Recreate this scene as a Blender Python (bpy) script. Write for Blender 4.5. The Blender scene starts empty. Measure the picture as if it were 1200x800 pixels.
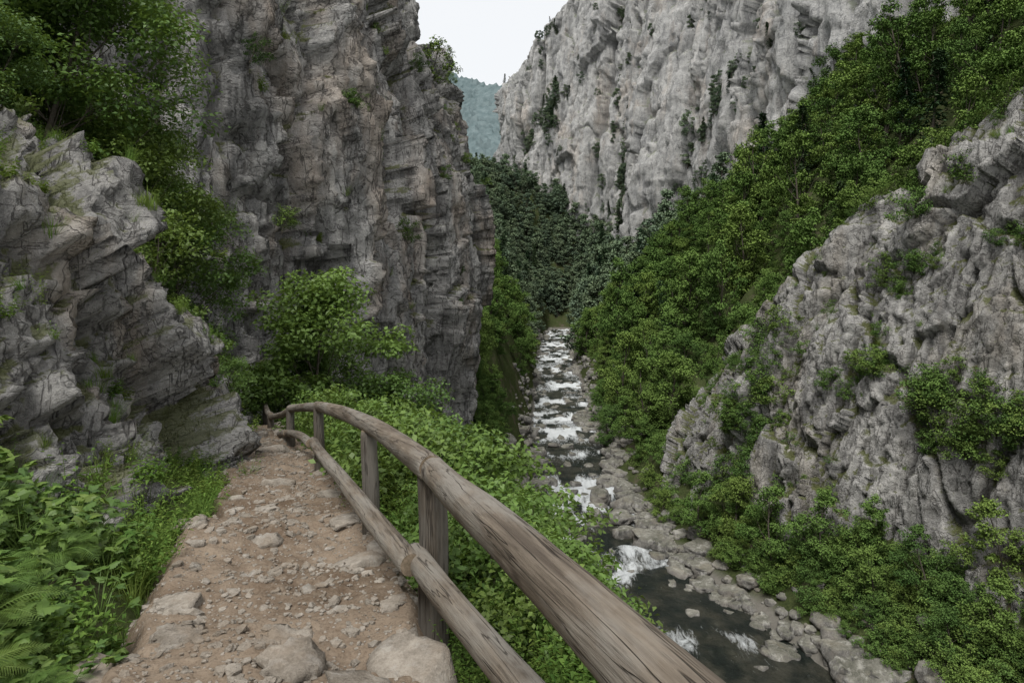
import bpy, bmesh, math, time
import numpy as np
from mathutils import Vector, Matrix
T0=time.time()
R=np.random.default_rng(7)
scene=bpy.context.scene
COL=scene.collection

# ------------------------------------------------------------ noise
def h32(a,b,c,s):
    x=(a.astype(np.int64)*374761393+b.astype(np.int64)*668265263+c.astype(np.int64)*2147483647+s*1274126177)&0xffffffff
    x=((x^(x>>13))*1274126177)&0xffffffff
    x=((x^(x>>15))*2246822519)&0xffffffff
    x=x^(x>>16)
    return (x&0xffffff)/float(0x1000000)
def vnoise(P,s=0):
    i=np.floor(P).astype(np.int64); f=P-i; f=f*f*f*(f*(f*6-15)+10)
    r=0
    for dx in (0,1):
        for dy in (0,1):
            for dz in (0,1):
                w=(f[:,0] if dx else 1-f[:,0])*(f[:,1] if dy else 1-f[:,1])*(f[:,2] if dz else 1-f[:,2])
                r=r+w*h32(i[:,0]+dx,i[:,1]+dy,i[:,2]+dz,s)
    return r*2-1
def fbm(P,o=4,s=0,g=.5):
    r=0;a=1
    for k in range(o):
        r=r+a*vnoise(P*(2.03**k)+k*7.7,s+k); a*=g
    return r
def ridged(P,o=4,s=0,g=.55):
    r=0;a=1
    for k in range(o):
        r=r+a*(1-2*np.abs(vnoise(P*(2.1**k)+k*5.3,s+k))); a*=g
    return r
def facet(P,size,s=0,tilt=1.5):
    Q=P/np.array(size); i=np.floor(Q).astype(np.int64)
    best=np.full(len(Q),1e9); out=np.zeros(len(Q))
    for dx in (-1,0,1):
        for dy in (-1,0,1):
            for dz in (-1,0,1):
                a=i[:,0]+dx;b=i[:,1]+dy;c=i[:,2]+dz
                cx=a+h32(a,b,c,s);cy=b+h32(a,b,c,s+1);cz=c+h32(a,b,c,s+2)
                lx=Q[:,0]-cx;ly=Q[:,1]-cy;lz=Q[:,2]-cz
                d=lx*lx+ly*ly+lz*lz
                m=d<best
                if m.any():
                    aa,bb,cc=a[m],b[m],c[m]
                    v=(h32(aa,bb,cc,s+3)-.5)+tilt*((h32(aa,bb,cc,s+4)-.5)*lx[m]+(h32(aa,bb,cc,s+5)-.5)*ly[m]+(h32(aa,bb,cc,s+6)-.45)*lz[m])
                    out[m]=v;best[m]=d[m]
    return out
def f1(P,s=0):
    i=np.floor(P).astype(np.int64);best=np.full(len(P),1e9)
    for dx in (-1,0,1):
        for dy in (-1,0,1):
            a=i[:,0]+dx;b=i[:,1]+dy;z=a*0
            d=(P[:,0]-a-h32(a,b,z,s))**2+(P[:,1]-b-h32(a,b,z,s+1))**2
            best=np.minimum(best,d)
    return np.sqrt(best)
def groove(P,k,kz,s):
    return 1-np.abs(vnoise(P*[k,k,kz],s)+.35*vnoise(P*[k*2.3,k*2.3,kz*3],s+1))

# ------------------------------------------------------------ mesh helpers
def mk_mesh(name,V,Fs,mats=(),midx=None,smooth=True,attr=None):
    me=bpy.data.meshes.new(name)
    if not isinstance(Fs,(list,tuple)): Fs=[Fs]
    Fs=[np.asarray(f,dtype=np.int32) for f in Fs if len(f)]
    loops=np.concatenate([f.ravel() for f in Fs])
    cnt=np.concatenate([np.full(len(f),f.shape[1]) for f in Fs]).astype(np.int32)
    st=np.concatenate([[0],np.cumsum(cnt)[:-1]]).astype(np.int32)
    me.vertices.add(len(V)); me.vertices.foreach_set('co',np.asarray(V,dtype=np.float32).ravel())
    me.loops.add(len(loops)); me.loops.foreach_set('vertex_index',loops)
    me.polygons.add(len(cnt)); me.polygons.foreach_set('loop_start',st)
    try: me.polygons.foreach_set('loop_total',cnt)
    except Exception: pass
    for m in mats: me.materials.append(m)
    if midx is not None: me.polygons.foreach_set('material_index',np.asarray(midx,dtype=np.int32))
    me.polygons.foreach_set('use_smooth',np.full(len(cnt),smooth))
    if attr:
        for k,v in attr.items():
            a=me.attributes.new(k,'FLOAT','POINT'); a.data.foreach_set('value',np.asarray(v,dtype=np.float32))
    me.update(calc_edges=True); me.validate()
    return me
def obj(name,me,parent=None,loc=None):
    o=bpy.data.objects.new(name,me); COL.objects.link(o)
    if parent is not None: o.parent=parent
    if loc is not None: o.location=loc
    return o
def empty(name,loc=(0,0,0)):
    o=bpy.data.objects.new(name,None); o.empty_display_size=.2; COL.objects.link(o); o.location=loc; return o
def gridF(nu,nv,flip=False):
    a=np.arange(nu-1)[:,None]*nv+np.arange(nv-1)[None,:]; a=a.ravel()
    F=np.stack([a,a+nv,a+nv+1,a+1],1)
    return F[:,::-1] if flip else F
def cr(C,t):
    C=np.asarray(C,float);K=len(C);i=np.clip(np.floor(t).astype(int),0,K-2);f=(t-i)
    f=f.reshape((-1,)+(1,)*(C.ndim-1))
    p0=C[np.clip(i-1,0,K-1)];p1=C[i];p2=C[i+1];p3=C[np.clip(i+2,0,K-1)]
    return .5*((2*p1)+(-p0+p2)*f+(2*p0-5*p1+4*p2-p3)*f*f+(-p0+3*p1-3*p2+p3)*f**3)
def gnormals(G):
    du=np.gradient(G,axis=0);dv=np.gradient(G,axis=1);n=np.cross(du,dv)
    n/=np.linalg.norm(n,axis=2,keepdims=True)+1e-9
    return n
def blur(A,n):
    for ax in (0,1):
        p=n//2
        B=np.concatenate([np.repeat(A.take([0],ax),p,ax),A,np.repeat(A.take([-1],ax),n-1-p,ax)],ax)
        c=np.cumsum(B,axis=ax); z=np.zeros_like(c.take([0],ax)); c=np.concatenate([z,c],ax)
        L=A.shape[ax]; A=(c.take(np.arange(n,n+L),ax)-c.take(np.arange(0,L),ax))/n
    return A
def cliff(name,net,nu,nv,disp,mat,cs=1.0,toward=(0,0,0)):
    net=np.array(net,float)
    def par(A,n):
        L=np.linalg.norm(np.diff(A,axis=0),axis=-1).mean(axis=-1)
        c=np.concatenate([[0],np.cumsum(L)]);return np.interp(np.linspace(0,c[-1],n),c,np.arange(len(c)))
    A=cr(net,par(net,nu)); B=np.swapaxes(A,0,1)
    G=cr(B,par(B,nv)); G=np.swapaxes(G,0,1).copy()
    n=gnormals(G)
    c=G.reshape(-1,3).mean(0); d=np.array(toward)-c
    sgn=1 if (n.reshape(-1,3)@d).sum()>0 else -1
    n*=sgn
    P=G.reshape(-1,3)
    D=disp(P); D2=D.reshape(nu,nv)
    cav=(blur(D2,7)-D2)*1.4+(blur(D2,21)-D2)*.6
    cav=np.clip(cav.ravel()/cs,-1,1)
    G2=(P+n.reshape(-1,3)*D[:,None]).reshape(nu,nv,3)
    N2=gnormals(G2)*sgn
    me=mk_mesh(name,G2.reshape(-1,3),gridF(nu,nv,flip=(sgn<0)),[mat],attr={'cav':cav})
    o=obj(name,me)
    return o,G2.reshape(-1,3),N2.reshape(-1,3)

# ------------------------------------------------------------ node helper
class NT:
    def __init__(s,name,world=False):
        if world: s.m=bpy.data.worlds.new(name)
        else: s.m=bpy.data.materials.new(name)
        s.m.use_nodes=True; s.t=s.m.node_tree; s.t.nodes.clear()
    def n(s,ty,ins=None,**kw):
        x=s.t.nodes.new(ty)
        for k,v in kw.items(): setattr(x,k,v)
        if ins:
            for k,v in ins.items(): s.set(x,k,v)
        return x
    def set(s,x,k,v):
        sock=x.inputs[k]
        if isinstance(v,bpy.types.Node): v=v.outputs[0]
        if isinstance(v,bpy.types.NodeSocket): s.t.links.new(v,sock)
        else: sock.default_value=v
    def math(s,op,a,b=0.0,c=None,clamp=False):
        x=s.n('ShaderNodeMath',{0:a,1:b},operation=op,use_clamp=clamp)
        if c is not None: s.set(x,2,c)
        return x.outputs[0]
    def mix(s,f,a,b,bt='MIX'):
        x=s.n('ShaderNodeMix',data_type='RGBA',blend_type=bt)
        s.set(x,0,f); s.set(x,6,a); s.set(x,7,b); return x.outputs[2]
    def noise(s,vec,scale,detail=4,rough=.55,dist=0):
        x=s.n('ShaderNodeTexNoise',{'Vector':vec,'Scale':scale,'Detail':detail,'Roughness':rough,'Distortion':dist}); return x.outputs[0]
    def ramp(s,f,lo,hi,a=0.,b=1.):
        x=s.n('ShaderNodeMapRange',{0:f,1:lo,2:hi,3:a,4:b}); return x.outputs[0]
    def map(s,vec,scale=(1,1,1),rot=(0,0,0),loc=(0,0,0)):
        return s.n('ShaderNodeMapping',{0:vec,1:loc,2:rot,3:scale}).outputs[0]
    def out(s,sh): s.n('ShaderNodeOutputMaterial',{0:sh})
def C(r,g,b): return (r,g,b,1)

def rock_mat(name,k=1.0,lo=(.17,.168,.165),hi=(.40,.39,.375),ochre=(.36,.27,.19),och=.5,moss=.6,streak=.7,bump=1.0,haze=0.,mossc=(.065,.085,.028),crack=1.0,light=.5,vs=.085):
    N=NT(name); pos=N.n('ShaderNodeNewGeometry'); P=pos.outputs['Position']; nor=pos.outputs['Normal']
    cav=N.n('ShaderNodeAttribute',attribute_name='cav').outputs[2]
    S=N.map(P,(k,k,k))
    big=N.noise(S,.25,4,.6); mid=N.noise(N.map(S,(1,1,.7)),1.7,6,.72,.2); fine=N.noise(S,9,5,.75)
    t=N.math('ADD',N.math('MULTIPLY',big,.45),N.math('ADD',N.math('MULTIPLY',mid,.42),N.math('MULTIPLY',fine,.30)))
    col=N.mix(N.ramp(t,.49,.69),C(*lo),C(*hi))
    st=N.noise(N.map(S,(1.2,1.2,vs)),1.0,6,.68,.25)
    col=N.mix(N.ramp(st,.53,.64,0,streak),col,C(.10,.098,.096))
    col=N.mix(N.ramp(st,.47,.36,0,light),col,C(.56,.545,.515))
    oc=N.noise(N.map(S,(1,1,.4),(0,0,0),(31,7,3)),.32,4,.66,.4)
    col=N.mix(N.ramp(oc,.52,.66,0,och),col,C(*ochre))
    h=N.math('ADD',mid,N.math('MULTIPLY',fine,.35))
    if crack>0:
        w=N.math('MULTIPLY',N.math('SUBTRACT',fine,.5),.035)
        n1=N.noise(N.map(S,(1,1,.28),(.15,.1,0)),1.5,3,.6,.5)
        n2=N.noise(N.map(S,(.6,.6,1.5),(.5,-.35,0),(5,5,5)),1.6,3,.6,.5)
        a1=N.ramp(N.math('ADD',N.math('ABSOLUTE',N.math('SUBTRACT',n1,.5)),w),.020,.002)
        a2=N.ramp(N.math('ADD',N.math('ABSOLUTE',N.math('SUBTRACT',n2,.5)),w),.016,.002)
        inv=N.math('MULTIPLY',N.math('MAXIMUM',a1,N.math('MULTIPLY',a2,.8)),crack)
        col=N.mix(N.math('MULTIPLY',inv,.7),col,C(.06,.056,.053))
        h=N.math('SUBTRACT',h,N.math('MULTIPLY',inv,.22))
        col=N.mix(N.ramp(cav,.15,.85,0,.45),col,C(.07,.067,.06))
    nz=N.n('ShaderNodeSeparateXYZ',{0:nor}).outputs[2]
    mo=N.math('ADD',N.math('ADD',nz,N.math('MULTIPLY',cav,.3)),N.math('MULTIPLY',N.math('SUBTRACT',N.math('ADD',mid,N.math('MULTIPLY',fine,.6)),.8),1.8))
    col=N.mix(N.ramp(mo,.52,.75,0,moss),col,N.mix(fine,C(*mossc),C(mossc[0]*1.9,mossc[1]*1.5,mossc[2]*1.3)))
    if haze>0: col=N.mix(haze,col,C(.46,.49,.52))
    b=N.n('ShaderNodeBump',{'Strength':.9*bump,'Distance':.36/k,'Height':h})
    p=N.n('ShaderNodeBsdfDiffuse',{'Color':col,'Roughness':.6,'Normal':b})
    N.out(p); return N.m

def leaf_mat(name,a,b,c,trans=.28,haze=0.,gloss=False):
    N=NT(name); at=N.n('ShaderNodeAttribute',attribute_name='v').outputs[2]
    oi=N.n('ShaderNodeObjectInfo').outputs['Random']
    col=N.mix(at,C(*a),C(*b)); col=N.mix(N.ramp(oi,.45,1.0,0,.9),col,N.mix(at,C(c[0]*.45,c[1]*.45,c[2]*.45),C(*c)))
    col=N.mix(N.ramp(oi,.30,.0,0,.45),col,C(a[0]*.7,a[1]*.75,a[2]*1.1))
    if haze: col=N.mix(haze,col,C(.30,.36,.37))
    if gloss: p=N.n('ShaderNodeBsdfPrincipled',{'Base Color':col,'Roughness':.5,'Specular IOR Level':.35})
    else: p=N.n('ShaderNodeBsdfDiffuse',{'Color':col})
    if trans>0:
        tr=N.n('ShaderNodeBsdfTranslucent',{0:N.mix(.5,col,C(.20,.27,.03))})
        p=N.n('ShaderNodeMixShader',{0:trans,1:p,2:tr})
    N.out(p); return N.m

def ground_mat():
    N=NT('forest_floor'); P=N.n('ShaderNodeNewGeometry').outputs['Position']
    n1=N.noise(P,.5,5,.65); n2=N.noise(P,6,6,.7)
    col=N.mix(N.ramp(n2,.35,.65),C(.030,.040,.016),C(.07,.085,.034))
    col=N.mix(N.ramp(n1,.54,.66),col,C(.09,.078,.055))
    z=N.n('ShaderNodeSeparateXYZ',{0:P}).outputs[2]
    gr=N.mix(N.noise(P,3,6,.8),C(.08,.074,.062),C(.24,.225,.20))
    col=N.mix(N.ramp(z,-23.7,-24.2),col,gr)
    b=N.n('ShaderNodeBump',{'Strength':.8,'Distance':.08,'Height':n2})
    N.out(N.n('ShaderNodeBsdfDiffuse',{'Color':col,'Normal':b})); return N.m
def dirt_mat():
    N=NT('path_dirt'); P=N.n('ShaderNodeNewGeometry').outputs['Position']
    a=N.noise(P,1.1,5,.6,.4); b_=N.noise(P,14,7,.75); c=N.noise(P,60,4,.7)
    col=N.mix(N.ramp(a,.38,.62),C(.145,.105,.074),C(.275,.215,.16))
    col=N.mix(N.ramp(b_,.45,.7,0,.6),col,C(.35,.29,.225))
    col=N.mix(N.ramp(c,.35,.5,.45,0),col,C(.075,.056,.041))
    v=N.n('ShaderNodeTexVoronoi',{'Vector':P,'Scale':38.0,'Randomness':1.0})
    vr=N.n('ShaderNodeSeparateColor',{0:v.outputs[1]}).outputs[0]
    peb=N.math('MULTIPLY',N.ramp(v.outputs[0],.36,.26),N.ramp(vr,.66,.7))
    col=N.mix(N.math('MULTIPLY',peb,.6),col,N.mix(vr,C(.22,.2,.18),C(.48,.44,.39)))
    h=N.math('ADD',N.math('MULTIPLY',b_,.7),N.math('ADD',N.math('MULTIPLY',c,.25),N.math('MULTIPLY',peb,.3)))
    b=N.n('ShaderNodeBump',{'Strength':.9,'Distance':.035,'Height':h})
    N.out(N.n('ShaderNodeBsdfDiffuse',{'Color':col,'Normal':b})); return N.m
def wood_mat(name,tint=1.0):
    N=NT(name); tc=N.n('ShaderNodeTexCoord').outputs['Object']
    rnd=N.n('ShaderNodeObjectInfo').outputs['Random']
    V=N.n('ShaderNodeVectorMath',{0:tc,1:N.n('ShaderNodeCombineXYZ',{0:N.math('MULTIPLY',rnd,7.0),1:0.0,2:N.math('MULTIPLY',rnd,20.0)})},operation='ADD').outputs[0]
    g=N.noise(N.map(V,(30,30,1.3)),1,8,.7,.5); g2=N.noise(N.map(V,(110,110,5)),1,4,.6)
    big=N.noise(N.map(V,(6,6,1.6)),1,5,.65)
    col=N.mix(N.ramp(g,.35,.66),C(.078*tint,.061*tint,.046*tint),C(.25*tint,.208*tint,.162*tint))
    col=N.mix(N.ramp(big,.42,.60,0,.75),col,C(.255*tint,.238*tint,.21*tint))
    col=N.mix(N.ramp(big,.44,.30,0,.6),col,C(.10*tint,.08*tint,.062*tint))
    col=N.mix(N.ramp(g2,.56,.68,0,.55),col,C(.05,.038,.029))
    cx=N.noise(N.map(V,(22,22,.7),(0,0,0),(3,1,0)),1,3,.5,.2)
    ck=N.ramp(N.math('ABSOLUTE',N.math('SUBTRACT',cx,.5)),0,.012)
    col=N.mix(N.math('MULTIPLY',N.math('SUBTRACT',1.0,ck),.75),col,C(.03,.022,.016))
    kn=N.n('ShaderNodeTexVoronoi',{'Vector':N.map(V,(5,5,1.7)),'Scale':1.0}).outputs[0]
    col=N.mix(N.ramp(kn,.13,.07,0,.8),col,C(.045,.032,.024))
    h=N.math('ADD',N.math('MULTIPLY',g,.6),N.math('ADD',N.math('MULTIPLY',g2,.25),N.math('MULTIPLY',ck,.5)))
    b=N.n('ShaderNodeBump',{'Strength':.9,'Distance':.014,'Height':h})
    N.out(N.n('ShaderNodeBsdfPrincipled',{'Base Color':col,'Roughness':.75,'Specular IOR Level':.3,'Normal':b})); return N.m
def plain(name,a,b,sc=8,rough=.9,bump=.4):
    N=NT(name); tc=N.n('ShaderNodeTexCoord').outputs['Object']; n=N.noise(tc,sc,5,.7)
    N.out(N.n('ShaderNodeBsdfDiffuse',{'Color':N.mix(N.ramp(n,.35,.65),C(*a),C(*b))})); return N.m
def water_mat():
    N=NT('river_water'); P=N.n('ShaderNodeNewGeometry').outputs['Position']
    fo=N.n('ShaderNodeAttribute',attribute_name='foam').outputs[2]
    n=N.noise(N.map(P,(1.6,.45,1)),1.3,8,.78,1.2); n2=N.noise(N.map(P,(1,.5,1)),3,5,.65)
    f=N.ramp(N.math('ADD',N.math('MULTIPLY',fo,.42),n),.64,.86)
    col=N.mix(f,N.mix(N.ramp(N.noise(P,.5,4),.4,.6),C(.018,.024,.020),C(.060,.060,.045)),C(.74,.77,.78))
    b=N.n('ShaderNodeBump',{'Strength':1.0,'Distance':.4,'Height':N.math('ADD',n,N.math('MULTIPLY',n2,.7))})
    N.out(N.n('ShaderNodeBsdfPrincipled',{'Base Color':col,'Roughness':N.ramp(f,0,1,.12,.7),'IOR':1.33,'Normal':b})); return N.m

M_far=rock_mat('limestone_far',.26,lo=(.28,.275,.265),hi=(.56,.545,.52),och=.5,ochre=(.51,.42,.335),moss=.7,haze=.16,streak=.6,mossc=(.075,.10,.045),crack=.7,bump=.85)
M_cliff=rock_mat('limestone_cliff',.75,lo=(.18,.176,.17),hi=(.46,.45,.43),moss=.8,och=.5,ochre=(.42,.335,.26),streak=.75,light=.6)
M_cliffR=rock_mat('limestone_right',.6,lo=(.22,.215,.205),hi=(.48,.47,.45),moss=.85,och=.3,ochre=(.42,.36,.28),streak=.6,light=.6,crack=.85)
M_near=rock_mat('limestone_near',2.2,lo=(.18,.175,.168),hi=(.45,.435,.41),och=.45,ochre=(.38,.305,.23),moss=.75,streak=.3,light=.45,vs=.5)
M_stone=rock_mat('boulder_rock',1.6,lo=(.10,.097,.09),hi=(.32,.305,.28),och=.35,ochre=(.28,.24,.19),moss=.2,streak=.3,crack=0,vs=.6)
M_pstone=rock_mat('path_stone',7,lo=(.19,.165,.135),hi=(.43,.385,.33),och=.7,moss=.0,streak=.0,ochre=(.29,.235,.18),crack=0.0,light=.25)
M_ground=ground_mat(); M_dirt=dirt_mat(); M_wood=wood_mat('weathered_wood'); M_post=wood_mat('post_wood',tint=.58)
M_bark=plain('bark',(.05,.042,.034),(.13,.115,.095),14)
M_end=plain('cut_wood',(.10,.08,.055),(.24,.19,.14),30)
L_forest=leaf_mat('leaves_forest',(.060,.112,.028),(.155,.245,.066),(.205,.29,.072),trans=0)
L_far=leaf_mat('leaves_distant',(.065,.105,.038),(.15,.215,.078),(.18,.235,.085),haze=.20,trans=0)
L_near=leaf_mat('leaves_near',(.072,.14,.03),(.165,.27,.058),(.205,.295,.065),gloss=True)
L_herb=leaf_mat('leaves_herb',(.08,.155,.032),(.18,.285,.065),(.23,.30,.075))
L_con=leaf_mat('needles',(.028,.055,.028),(.058,.098,.046),(.075,.11,.05),trans=0)
M_water=water_mat()

# ------------------------------------------------------------ ground profile
xc_y=[-8,-3,0,2.87,6.1,9.3,14.2,18,25]; xc_x=[2.2,.75,-.1,-.95,-1.98,-3.2,-5.3,-8.2,-14]
def xc(y): return np.interp(y,xc_y,xc_x)
def hw(y): return np.interp(y,[0,6,10,14,18],[.84,.74,.68,.53,.48])
def zp(y): return np.interp(y,[-8,0,14,17,25],[-.4,-1.35,-3.17,-3.9,-5.2])
def xr(y): return np.interp(y,[-10,0,20,30,41.7,50,56,62.5,70,77,88,100,115,133,155,182,210,240,275,308,400],[30,27,21,18,14.8,12.3,9.6,7.4,6.4,6.9,9.0,7.9,6.5,9.6,12.0,10.5,14.6,14.5,19.5,22,22])
def cfoot(y): return np.interp(y,[-10,35,47,58,70,80],[34,30,24,20.5,17,18])
st=[]
def tail(y,zb=-24.75,c8=None,c9=None,c10=None,c11=None,zc=-26.2):
    x=xr(y)
    return [(x-5.3,y,zb+.25),(x-4.5,y,zb-.5),(x,y,zc),(x+4.4,y,zb-.5),(x+5.3,y,zb+.25),c8,c9,c10,c11]
for y in np.arange(-8,17.1,1.0):
    c=xc(y);w=hw(y);z=zp(y)
    c1=(c-w-.05,y,z-.17);c2=(c+w+.3,y,z-.17)
    c4=(np.interp(y,[0,10,17],[9,7.5,6.0]),y,np.interp(y,[0,10,17],[-20,-18,-17]))
    f=cfoot(y); r3=np.interp(y,[0,5,10],[.35,.7,1.2]); d5=np.interp(y,[0,5,9,12],[-10,-9.0,-6.8,-5.2])
    st.append([(c1[0]-9,y,z+5.0),c1,c2,(c2[0]+r3,y,z-.6*r3-.05),(c2[0]+5,y,z+d5),c4]+tail(y,c8=(f-1,y,-23.5),c9=(f+14,y,-10),c10=(f+50,y,35),c11=(f+120,y,60)))
def left(y,a,b,c,d,e,f8,f9,f10,f11,**k):
    m=((c[0]+d[0])/2,(c[1]+d[1])/2)
    st.append([(a[0],y,a[1]),(b[0],y,b[1]),(c[0],y,c[1]),(m[0],y,m[1]),(d[0],y,d[1]),(e[0],y,e[1])]+tail(y,c8=(f8[0],y,f8[1]),c9=(f9[0],y,f9[1]),c10=(f10[0],y,f10[1]),c11=(f11[0],y,f11[1]),**k))
left(25,(-25,-2),(-13.5,-5.2),(-10,-6.2),(-4,-10.2),(3.5,-19),(27,-23.4),(46,-10),(80,36),(150,60))
left(38,(-25,-6),(-12,-7.8),(-7.5,-8.8),(-3,-13),(2.8,-21),(23,-23.4),(43,-8),(82,40),(150,60))
left(50,(-25,-7),(-12,-8.8),(-5.5,-11),(-2.5,-15.5),(1.0,-22),(19.5,-23.4),(40,-8),(84,46),(150,60))
left(62,(-25,-7),(-12,-9),(-5,-12),(-2,-17),(.4,-22.5),(15.5,-23.6),(36,-10),(82,50),(150,60))
left(76,(-25,0),(-12,-5),(-6,-9),(-3,-14),(-.2,-20.5),(14,-23.2),(36,-5),(80,50),(150,60))
left(100,(-50,40),(-20,18),(-10,4),(-5,-5),(-.5,-16),(15.5,-22.5),(42,4),(76,46),(140,60))
left(133,(-55,45),(-22,28),(-11,9),(-5,-2),(.5,-15),(17,-22),(42,3),(72,37),(140,60))
left(190,(-70,60),(-30,40),(-12,15),(-5,3),(2.5,-13),(19,-21.5),(40,0),(64,20),(130,40))
left(250,(-70,60),(-28,42),(-10,20),(-2,4),(7,-13),(23,-21),(33,-10),(48,2),(120,40))
left(300,(-70,60),(-28,42),(-10,26),(0,8),(12,-12),(30,-20),(36,-6),(52,12),(120,40))
left(318,(-70,60),(-28,44),(-10,34),(0,20),(10,4),(32,-2),(38,8),(54,22),(120,44),zb=-8,zc=-9)
left(342,(-70,60),(-28,48),(-10,46),(0,42),(10,40),(32,34),(38,32),(55,36),(120,50),zb=35,zc=35)
left(365,(-70,60),(-28,52),(-10,52),(0,56),(10,58),(32,58),(38,58),(55,55),(120,55),zb=58,zc=58)
left(400,(-90,60),(-40,52),(-12,54),(0,56),(10,58),(32,58),(38,58),(55,55),(120,55),zb=58,zc=58)
left(520,(-160,60),(-60,50),(-20,45),(0,42),(10,40),(32,42),(38,42),(55,45),(300,50),zb=40,zc=40)
left(1500,(-1500,60),(-500,60),(-200,55),(0,50),(10,50),(42,50),(58,50),(255,50),(1500,50),zb=50,zc=50)
ST=np.array(st,float); Ys=ST[:,0,1]
ysam=np.concatenate([np.arange(-8,22,.16),22+np.cumsum(np.linspace(.2,3,200))]);
ysam=np.append(ysam[ysam<520],[520,800,1500])
ti=np.interp(ysam,Ys,np.arange(len(Ys))); i0=np.clip(np.floor(ti).astype(int),0,len(Ys)-2);ff=(ti-i0)[:,None,None]
rows=ST[i0]*(1-ff)+ST[i0+1]*ff
K=ST.shape[1]
sub=[14,14,14,26,24,30,4,8,8,4,16,40,40,10]
us=np.concatenate([[k+j/sub[k] for j in range(sub[k])] for k in range(K-1)]+[[K-1]])
ui=np.clip(np.floor(us).astype(int),0,K-2);uf=(us-ui)[None,:,None]
G=rows[:,ui]*(1-uf)+rows[:,ui+1]*uf
P=G.reshape(-1,3)
d=np.abs(P[:,0]-xc(P[:,1])); amp=np.clip((d-1.2)*.12,0,1.3); amp=np.where(P[:,1]>20,1.2,amp)
amp*=np.interp(P[:,2],[-24.5,-22.5],[.12,1])
P=P.copy(); P[:,2]+=amp*fbm(P*np.array([.35,.35,0.])+3,5,11)+.02*fbm(P*np.array([3,3,0.]),3,5)
G=P.reshape(G.shape)
obj('ground',mk_mesh('ground',P,gridF(G.shape[0],G.shape[1],flip=True),[M_ground]))
def gz(x,y):
    i=np.clip(np.searchsorted(ysam,y)-1,0,len(ysam)-2); f=(y-ysam[i])/(ysam[i+1]-ysam[i])
    a=np.interp(x,G[i,:,0],G[i,:,2]);b=np.interp(x,G[i+1,:,0],G[i+1,:,2]); return a*(1-f)+b*f

# ------------------------------------------------------------ path
py_=np.arange(-3,19,.028); pv=np.linspace(-1.42,1.2,84)
edge=(1+.12*vnoise(np.stack([py_*1.3,py_*0,py_*0],1),3)+.07*vnoise(np.stack([py_*4,py_*0,py_*0],1),4))[:,None]
lf=np.interp(py_,[3,5.5],[1,.86])[:,None]
PX=xc(py_)[:,None]+np.where(pv[None,:]<0,lf,1)*pv[None,:]*(hw(py_)[:,None]*edge); PY=np.repeat(py_[:,None],len(pv),1)
PZ=zp(py_)[:,None]+np.where(pv>.88,-(pv-.88)*1.1,np.where(pv<-1.05,-(-pv-1.05)*.9,0))[None,:]+.0*PX
P=np.stack([PX,PY,PZ],2).reshape(-1,3); P0=P.copy()
P[:,2]+=.055*fbm(P0*[1.3,1.3,0],4,21)+.03*np.clip(facet(P0*[1,1,0],(.42,.34,1),31,1.2),-.1,1)+.018*fbm(P0*[9,9,0],3,3)
P[:,2]+=.045*np.sin(P0[:,1]*1.5+vnoise(P0*[.8,.8,0],9)*2)+.03
obj('path',mk_mesh('path',P,gridF(len(py_),len(pv),flip=True),[M_dirt]))
PG=P.reshape(len(py_),len(pv),3)
def pz(x,y):
    i=int(np.clip((y+3)/.028,0,len(py_)-1)); return float(np.interp(x,PG[i,:,0],PG[i,:,2]))

# ------------------------------------------------------------ rocks
def ico(sub):
    bm=bmesh.new(); bmesh.ops.create_icosphere(bm,subdivisions=sub,radius=1)
    V=np.array([v.co[:] for v in bm.verts]);F=np.array([[v.index for v in f.verts] for f in bm.faces]);bm.free();return V,F
def rock_variant(seed,sub,flat=.6):
    V,F=ico(sub); S=V+seed*13.1
    r=1+.75*facet(S,(.9,.9,.9),seed,.9)*.6+.22*facet(S,(.4,.4,.4),seed+50,1)+.05*fbm(S*4,3,seed)
    V=V*r[:,None]; V=np.clip(V,-.93,.93); V[:,2]*=flat; V[:,2]=np.minimum(V[:,2],.62*flat+.08*V[:,0]); return V,F
def tile(variants,pos,scl,rotz,tilt=.25,sq=None):
    Vs=[];Fs=[];o=0
    for i in range(len(pos)):
        V,F=variants[i%len(variants)]
        c,s=math.cos(rotz[i]),math.sin(rotz[i]); A=np.array([[c,-s,0],[s,c,0],[0,0,1]])
        a=R.normal(0,tilt);ca,sa=math.cos(a),math.sin(a);B=np.array([[1,0,0],[0,ca,-sa],[0,sa,ca]])
        sc=np.array([scl[i]*R.uniform(.8,1.25),scl[i]*R.uniform(.7,1.1),scl[i]*R.uniform(.8,1.1)])
        Vs.append((V*sc)@(A@B).T+pos[i]);Fs.append(F+o);o+=len(V)
    return np.concatenate(Vs),np.concatenate(Fs)
RVf=[rock_variant(s+40,4,.42) for s in range(6)]
RVc=[rock_variant(s+60,3,.7) for s in range(6)]
spec=[(-1.62,3.3,.17),(-1.2,3.25,.15),(-.5,3.75,.19),(-.45,3.05,.2),(-1.0,4.5,.19),(-.6,2.7,.2),(-1.75,6.7,.2),(-2.25,6.2,.15),(-1.3,5.5,.17),(-2.5,7.3,.2),(-3.3,9.4,.2),(-2.9,10.2,.2),(-4.2,12.3,.22),(-1.75,2.95,.16),(-.25,2.45,.2),(-1.3,2.4,.14),(-.95,2.95,.16),(-1.8,3.7,.14),(-.1,2.75,.17)]
pos=[];scl=[]
for x,y,s in spec: pos.append((x,y,pz(x,y)-.14*s));scl.append(s*.98)
for i in range(210):
    y=2.2+R.random()**1.3*14; w=hw(y); sd=R.choice([-1,1]); u=sd*R.uniform(.6,1.15) if R.random()<.7 else R.uniform(-.7,.7)
    x=xc(y)+w*u
    pos.append((x,y,pz(x,y)-.012)); scl.append(min(R.uniform(.025,.06)+R.exponential(.028),.15))
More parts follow.
